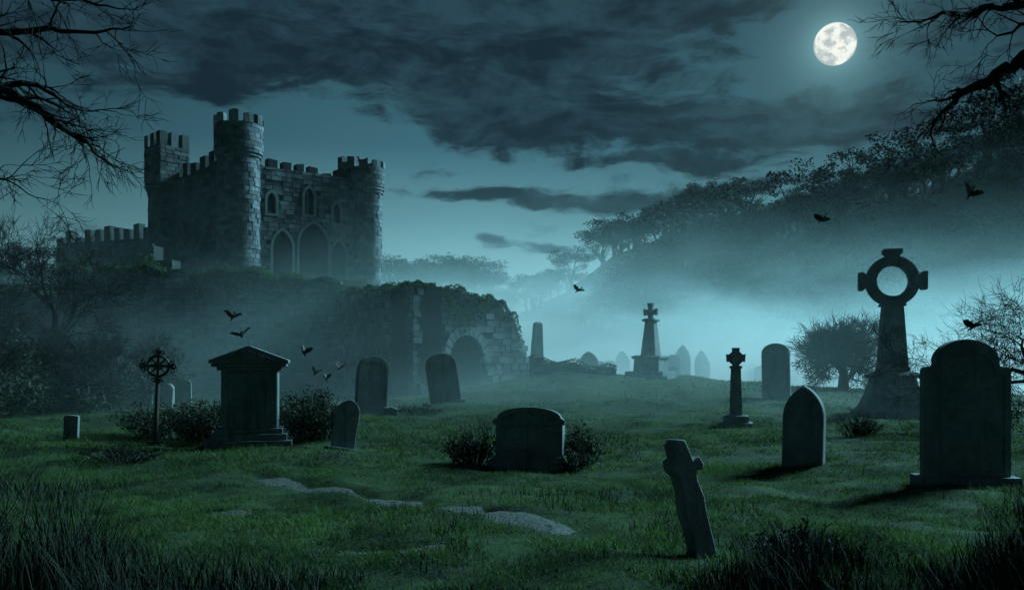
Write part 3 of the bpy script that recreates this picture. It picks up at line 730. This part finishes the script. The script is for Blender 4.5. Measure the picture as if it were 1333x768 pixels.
# ------------------------------------------------------------ forest
forest=empty('forest')
kinds=[]
for k in range(6):
    rng=random.Random(200+k); bb=B(); RMIN[0]=.004
    grow(bb,Vector((0,0,-.05)),Vector((0,0,1)),.38,.035,0,3,rng,4,48,.02,.12,5,.72)
    C=[]; r=np.random.RandomState(300+k); flat=[.20,.26,.32,.2,.30,.24][k]
    for c in range(15):
        a=rng.random()*6.28; rr=.40*math.sqrt(rng.random()); zc=.62+flat*rng.uniform(-.7,1)*(1-(rr/.45)**2)
        cc=np.array([rr*math.cos(a),rr*math.sin(a),zc]); rad=rng.uniform(.08,.15)
        q=r.normal(size=(85,3)); q/=np.linalg.norm(q,axis=1)[:,None]; q*=rad*(.35+.75*r.rand(85)[:,None]); q[:,2]*=.6; C.append(cc+q)
    V,F=leaves(np.concatenate(C),.018,300+k); bb.add(V.tolist(),F.tolist(),1)
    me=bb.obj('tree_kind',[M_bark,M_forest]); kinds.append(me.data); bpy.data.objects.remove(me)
def plant(x,y,h,rng,wf=None):
    o=bpy.data.objects.new('forest_tree',rng.choice(kinds)); scene.collection.objects.link(o); o.parent=forest
    o.location=(x,y,gz(x,y)-.3); w=h*(wf or rng.uniform(.9,1.5)); o.scale=(w,w,h); o.rotation_euler=(0,0,rng.random()*6.28)
rng=random.Random(77)
yy=86
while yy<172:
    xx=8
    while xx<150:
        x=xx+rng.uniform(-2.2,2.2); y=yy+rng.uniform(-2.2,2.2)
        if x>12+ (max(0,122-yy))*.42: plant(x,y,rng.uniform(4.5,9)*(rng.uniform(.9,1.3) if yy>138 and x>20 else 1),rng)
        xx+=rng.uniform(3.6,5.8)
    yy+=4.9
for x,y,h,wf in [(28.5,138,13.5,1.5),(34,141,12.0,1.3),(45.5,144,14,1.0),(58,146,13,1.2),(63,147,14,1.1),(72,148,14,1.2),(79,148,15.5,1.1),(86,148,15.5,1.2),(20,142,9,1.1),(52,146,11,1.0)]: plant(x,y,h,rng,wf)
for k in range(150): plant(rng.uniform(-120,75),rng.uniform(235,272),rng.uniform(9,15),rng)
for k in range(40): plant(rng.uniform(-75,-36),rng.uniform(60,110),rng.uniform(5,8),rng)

# ------------------------------------------------------------ birds
def bird(x,y,z,span,rz,flap,bank):
    bb=B(); s=span*.62
    prof=[(-.42,.01),(-.30,.05),(-.05,.10),(.18,.085),(.30,.05),(.40,.055),(.47,.02),(.54,.004)]
    bb.tube([Vector((0,a*s*1.3,0)) for a,_ in prof],[r*s*1.1 for _,r in prof],8)
    for sx in (-1,1):
        u=math.sin(flap); c=math.cos(flap)
        P=[(.05,.22,0),(.40,.34,.40),(.72,.20,.62),(1.0,-.10,.55),(.80,-.12,.55),(.66,-.28,.50),(.50,-.16,.40),(.34,-.30,.28),(.20,-.18,.15),(.05,-.20,0)]
        vs=[(sx*a*s*c,b_*s,zz*s*u*1.3+.01) for a,b_,zz in P]; vs+=[(a,b_,c_-.012*s/.15) for a,b_,c_ in vs]; n=len(P)
        for o in (0,n): bb.add(vs,[(o,o+1,o+2,o+8),(o,o+8,o+9),(o+2,o+6,o+7,o+8),(o+2,o+5,o+6),(o+2,o+3,o+4,o+5)])
    bb.add([(-.03*s,-.4*s,0),(.03*s,-.4*s,0),(.16*s,-.75*s,0),(0,-.68*s,.0),(-.16*s,-.75*s,0)],[(0,1,2,3),(0,3,4)])
    bb.obj('flying_bird',M_bird,(x,y,z),(random.uniform(-.7,-.3),bank,rz))
for u in [(-6.3,20,2.6,.42,.5,.6,.2),(-6.1,20,2.19,.48,.4,.5,-.3),(-4.7,20,1.8,.44,-.3,.9,.3),(-3.85,20,1.46,.36,2.6,.7,-.3),(-4.55,20.5,1.32,.34,.4,.9,.4),
          (-4.2,20,1.2,.32,-.3,1.0,.1),(2.25,30,4.0,.46,.5,.5,.4),(7.75,15,4.43,.42,-.5,.8,.6),(7.0,20,4.8,.40,.3,.3,.2),(8.85,17,2.27,.42,.3,.4,.2)]:
    bird(*u)

# ------------------------------------------------------------ moon
me=bpy.data.meshes.new('moon'); bm=bmesh.new(); bmesh.ops.create_uvsphere(bm,u_segments=64,v_segments=40,radius=19.6); bm.to_mesh(me); bm.free()
me.polygons.foreach_set('use_smooth',[True]*len(me.polygons))
m=bpy.data.materials.new('moon_surface'); m.use_nodes=True; t=m.node_tree; t.nodes.clear()
tc=S(t,t.nodes.new('ShaderNodeTexCoord').outputs['Object'])
a=noise(t,tc,.05,6,.6,.2); b2=noise(t,tc,.35,6,.7)
c=mixc(t,sstep(a+b2*.25,.55,.70),(.92,.95,.88),(.46,.54,.54))
c=mixc(t,sstep(b2,.5,.75)*.4,c,(.6,.65,.63))
e=t.nodes.new('ShaderNodeEmission'); t.links.new(c.o,e.inputs[0]); e.inputs[1].default_value=1.0
o_=t.nodes.new('ShaderNodeOutputMaterial'); t.links.new(e.outputs[0],o_.inputs[0]); me.materials.append(m)
mo=bpy.data.objects.new('moon',me); scene.collection.objects.link(mo); mo.location=(309.7,850,305)

# ------------------------------------------------------------ fog
m=bpy.data.materials.new('ground_mist'); m.use_nodes=True; t=m.node_tree; t.nodes.clear()
P_=pos(t); sx=t.nodes.new('ShaderNodeSeparateXYZ'); t.links.new(P_.o,sx.inputs[0]); px,py,pz=[S(t,o) for o in sx.outputs]
hs=py*.019+1.2
zz=pz._m('MAXIMUM',0.0)
fall=(zz*-1.0/hs)._m('EXPONENT')
nn=noise(t,combine(t,px*.075,py*.045,pz*.18),1.0,2,.6,.3)
den=fall*(sstep(py,33,56)*.87+sstep(py,15,30)*.13)*(sstep(nn,.38,.60)*1.35+.18)*sstep(pz*-1.0,-27,-18)
den=den*.14
vs=t.nodes.new('ShaderNodeVolumeScatter'); vs.inputs['Color'].default_value=(.80,.99,1.0,1); vs.inputs['Anisotropy'].default_value=.38
t.links.new(den.o,vs.inputs['Density']); o_=t.nodes.new('ShaderNodeOutputMaterial'); t.links.new(vs.outputs[0],o_.inputs['Volume'])
m.cycles.volume_step_rate=.4
bb=B(); bb.box((15,118,12),(250,204,30)); fo=bb.obj('mist',m)

# ------------------------------------------------------------ light
az=math.radians(57); el=math.radians(32)
frm=Vector((math.sin(az)*math.cos(el),math.cos(az)*math.cos(el),math.sin(el)))
l=bpy.data.lights.new('moonlight','SUN'); l.energy=7.0; l.angle=math.radians(20); l.color=(.37,.83,.96)
lo=bpy.data.objects.new('moonlight',l); scene.collection.objects.link(lo); lo.rotation_euler=frm.to_track_quat('Z','Y').to_euler()

# ------------------------------------------------------------ world
w=bpy.data.worlds.new('World'); scene.world=w; w.use_nodes=True; t=w.node_tree; t.nodes.clear()
g_=S(t,t.nodes.new('ShaderNodeTexCoord').outputs['Generated'])
sx=t.nodes.new('ShaderNodeSeparateXYZ'); t.links.new(g_.o,sx.inputs[0]); dx,dy,dz=[S(t,o) for o in sx.outputs]
A=dx._m('ARCTAN2',dy)*57.2958; E=dz._m('ARCSINE')*57.2958
cv=combine(t,A*.055,E*.17,0.0)
w1=noise(t,cv,1.0,4,.5); w2=noise(t,combine(t,A*.07+9.0,E*.22,3.0),1.0,5,.55)
Aw=A+(w1-.5)*8.0; Ew=E+(w2-.5)*4.8
f1=noise(t,combine(t,Aw*.10,Ew*.34,1.0),1.0,9,.60,.1)
f2=noise(t,combine(t,Aw*.36,Ew*1.0,5.0),1.0,8,.62,.15)
def blob(a,e,sa,se,wt):
    u=(Aw-a)/sa; v=(Ew-e)/se
    return (((u*u+v*v)*-1.0)._m('EXPONENT'))*wt
mask=None
for q in [(-9,22.2,16,4.9,.46),(3,21.5,9,3.4,.28),(-1,16.2,6.5,1.8,.32),(4,14.4,6,1.1,.26),(17,14.6,9,1.4,.42),(-28,21,8,5,.30),(9,12.4,5,.45,.24),(5,10.6,8,.7,.22),(-1.3,7.5,1.3,.5,.3),(2.4,7.3,2.2,.6,.25),
          (29,20,6,3,.12),(-13,13.5,7,2.4,-.18),(0,5,20,2.5,-.12),(20,18.7,4.5,1.5,-.12),(-26,12,6,3,-.10)]:
    b_=blob(*q); mask=b_ if mask is None else mask+b_
cl=f1*.66+f2*.34+mask
cd=sstep(cl,.51,.67)
k=(E/30.0)._m('MINIMUM',1.0)._m('MAXIMUM',0.0)
sky=ramp(t,k,[(0,(.155,.37,.41)),(.18,(.175,.40,.44)),(.30,(.100,.26,.30)),(.45,(.043,.130,.168)),(.75,(.025,.078,.108)),(1,(.019,.057,.082))])
azf=((A+1.0)*(A+1.0)*(-1/600.0))._m('EXPONENT')*.66+.34
sky=mixc(t,1.0,sky,combine(t,azf,azf,azf),'MULTIPLY')
sun=t.nodes.new('ShaderNodeTexSky'); sun.sky_type='NISHITA'; sun.sun_disc=False; sun.sun_elevation=el; sun.sun_rotation=az
ns_=mixc(t,1.0,S(t,sun.outputs[0]),(.0006,.0014,.0017),'MULTIPLY')
sky=mixc(t,1.0,sky,ns_,'ADD')
shade=sstep(f2*.5+f1*.5,.37,.61)
ccol=mixc(t,shade,(.021,.056,.077),(.0068,.0178,.028))
low=sstep(E*-1.0,-12,-4)
ccol=mixc(t,low*.6,ccol,(.045,.12,.145))
sky=mixc(t,cd*.94,sky,ccol)
md=Vector((309.7,850,303.4)).normalized()
vm=t.nodes.new('ShaderNodeVectorMath'); vm.operation='DOT_PRODUCT'; t.links.new(g_.o,vm.inputs[0]); vm.inputs[1].default_value=md
ang=S(t,vm.outputs['Value'])._m('MINIMUM',1.0)._m('ARCCOSINE')*57.2958
gl=(ang*-.8)._m('EXPONENT')*.42+(ang*-.2)._m('EXPONENT')*.05
gc=combine(t,gl*.5,gl*1.0,gl*1.05)
sky=mixc(t,1.0,sky,gc,'ADD')
bg=t.nodes.new('ShaderNodeBackground'); t.links.new(sky.o,bg.inputs[0]); bg.inputs[1].default_value=1.08
o_=t.nodes.new('ShaderNodeOutputWorld'); t.links.new(bg.outputs[0],o_.inputs[0])

# ------------------------------------------------------------ camera
cam=bpy.data.cameras.new('camera'); co=bpy.data.objects.new('camera',cam); scene.collection.objects.link(co)
cam.sensor_width=36; cam.lens=31.17; cam.shift_y=.0645; cam.clip_end=3000; cam.clip_start=.1
co.location=(0,0,1.6); co.rotation_euler=(math.pi/2,0,0); scene.camera=co
